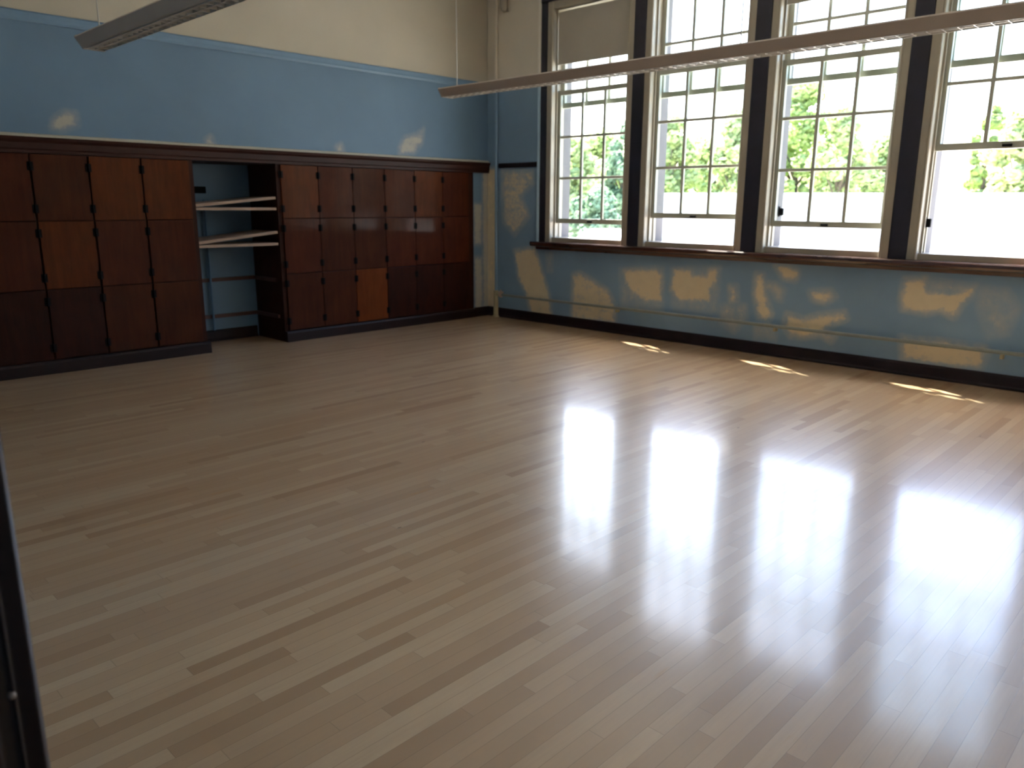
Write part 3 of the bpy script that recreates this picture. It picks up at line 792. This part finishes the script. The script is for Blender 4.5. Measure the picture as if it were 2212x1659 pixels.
def tree(x, y, h, w, leaf, seed, label, low=0.06, n=7000):
    rnd = random.Random(seed)
    r = tag(empty('leafy_tree', (x, y, G)), label, 'tree', 'trees beyond the lot')
    bm = bmesh.new()
    tube(bm, (0, 0, 0), (0.1, 0.05, h * 0.45), 0.022 * h, 10, 0.014 * h)
    for k in range(7):
        a = rnd.uniform(0, 6.28); l = rnd.uniform(0.18, 0.32) * h; z = h * rnd.uniform(0.25, 0.45)
        tube(bm, (0.05, 0.03, z), (math.cos(a) * w * 0.32, math.sin(a) * w * 0.32, z + l), 0.009 * h, 7, 0.003 * h)
    obj('trunk', bm, MT['bark'], r)
    bm = bmesh.new()
    cl = []
    for k in range(46):
        a = rnd.uniform(0, 6.28); q = rnd.random() ** 0.5; zz = rnd.uniform(low, 0.93)
        env = math.sin(math.pi * min(1, max(0.06, (zz - low + 0.12) / (1.08 - low)))) ** 0.6
        cl.append((math.cos(a) * q * w * 0.42 * env, math.sin(a) * q * w * 0.42 * env, zz * h, rnd.uniform(0.10, 0.2) * w))
    for _ in range(n):
        cx, cy, cz, cr = rnd.choice(cl)
        d = Vector((rnd.gauss(0, 1), rnd.gauss(0, 1), rnd.gauss(0, 1))).normalized()
        p = Vector((cx, cy, cz)) + d * cr * rnd.uniform(0.55, 1.0)
        s = rnd.uniform(0.13, 0.26) * (h / 9) ** 0.5
        q = Vector((d.x + rnd.uniform(-.6, .6), d.y + rnd.uniform(-.6, .6), d.z + rnd.uniform(-.6, .6))).to_track_quat('Z', 'Y')
        v = [bm.verts.new(p + q @ Vector(c) * s) for c in ((-1, -0.3, 0), (0, -0.75, 0.15), (1, -0.1, 0), (0.2, 0.8, 0.12))]
        bm.faces.new(v)
    obj('foliage', bm, MT[leaf], r)
TREES = [
 (27.8, 21.8, 6.1, 4.2, 'leaf_a', 1, 'pale yellow-green tree seen at the left edge of the leftmost window'),
 (39.8, 29.2, 7.7, 5.5, 'leaf_b', 2, 'mid-green tree in the middle of the leftmost window'),
 (32.9, 21.8, 7.6, 3.9, 'leaf_c', 3, 'deep green taller tree at the right of the leftmost window'),
 (22.5, 15.7, 3.3, 3.0, 'leaf_c', 4, 'low dark green bush behind the white car'),
 (49.5, 29.5, 9.9, 5.0, 'leaf_a', 5, 'light green tree at the left of the second window'),
 (57.9, 31.1, 8.6, 6.5, 'leaf_a', 6, 'lower light green tree in front of the grey-roofed house'),
 (50.6, 23.7, 9.8, 4.8, 'leaf_a', 7, 'light green tree at the right side of the second window'),
 (65.3, 25.6, 14.1, 7.6, 'leaf_b', 8, 'tall mid-green tree at the left of the third window'),
 (54.8, 17.4, 9.9, 5.0, 'leaf_a', 9, 'light green tree in the middle of the third window'),
 (67.7, 18.6, 9.0, 5.6, 'leaf_a', 10, 'rounded light green tree at the right of the third window'),
 (71.3, 11.3, 11.4, 3.2, 'leaf_b', 11, 'slim bluish-green tree alone in the upper part of the fourth window'),
 (61.1, 6.7, 9.5, 5.5, 'leaf_a', 12, 'pale tree at the right side of the fourth window'),
]
for (x, y, h, w_, lf, sd_, lab) in TREES: tree(x, y, h, w_, lf, sd_, lab)

# low white building at the far side of the lot
r = tag(empty('lot_building', (45.5, 13.3, G)), 'long low white building at the far side of the sunlit lot', 'building')
bm = boxes((-2.0, 2.0, -11, 13, 0, 3.1)); obj('building_walls', bm, MT['white_wall'], r)
obj('flat_roof', boxes((-2.2, 2.2, -11.2, 13.2, 3.1, 3.3)), MT['white_wall'], r)
r.rotation_euler = (0, 0, math.radians(21.8))
# grey-roofed house
r = tag(empty('house', (78, 40.5, G)), 'house with a grey roof showing between the trees in the second window', 'house')
obj('house_walls', boxes((-3, 3, -4, 4, 0, 7.4)), MT['white_wall'], r)
bm = bmesh.new(); prism(bm, [(-3.5, 7.3), (3.5, 7.3), (0, 10.4)], -4.4, 4.4, 'y'); obj('house_roof', bm, MT['roof'], r)
for yy in (-2, 2):
    obj('house_window', boxes((-3.04, -3.0, yy - 0.6, yy + 0.6, 4.6, 6.0)), MT['car_glass'], r)

# white car
r = tag(empty('parked_car', (19.6, 12.9, G)), 'white parked car seen at the bottom of the leftmost window', 'car')
side = [(-2.15, 0.30), (-2.2, 0.62), (-2.05, 0.90), (-1.25, 1.0), (-0.55, 1.42), (0.0, 1.5), (0.75, 1.46), (1.45, 1.08), (2.1, 0.98), (2.2, 0.6), (2.15, 0.30)]
bm = bmesh.new()
secs = []
for t_, sx in ((-0.88, 0.90), (-0.80, 1.0), (0.80, 1.0), (0.88, 0.90)):
    secs.append([bm.verts.new((t_ * (1 - 0.20 * max(0, (z - 0.95)) / 0.55), x * (1 if sx == 1 else 0.97), z if sx == 1 else 0.3 + (z - 0.3) * 0.95)) for x, z in side])
for A, B_ in zip(secs, secs[1:]):
    for i in range(len(side)):
        j = (i + 1) % len(side)
        bm.faces.new((A[i], A[j], B_[j], B_[i]))
bm.faces.new(secs[0][::-1]); bm.faces.new(secs[-1])
obj('car_body', bm, MT['car_paint'], r, smooth=True, bevel=0.03)
bm = bmesh.new()
for s in (-1, 1):
    vs = [bm.verts.new((s * xx, y, z)) for xx, y, z in ((0.875, -1.1, 1.0), (0.875, 1.25, 1.02), (0.755, 0.75, 1.38), (0.755, -0.5, 1.36))]
    bm.faces.new(vs)
    vs2 = [bm.verts.new((v.co.x - s * 0.02, v.co.y, v.co.z)) for v in vs]
    bm.faces.new(vs2)
obj('side_windows', bm, MT['car_glass'], r)
for sx in (-0.78, 0.78):
    for sy in (-1.35, 1.35):
        bm = bmesh.new(); lathe(bm, [(0.2, -0.1), (0.31, -0.1), (0.33, -0.06), (0.33, 0.06), (0.31, 0.1), (0.2, 0.1)], (sx, sy, 0.33), 'x', 20)
        obj('wheel', bm, MT['rubber'], r)
r.rotation_euler = (0, 0, math.radians(-30))
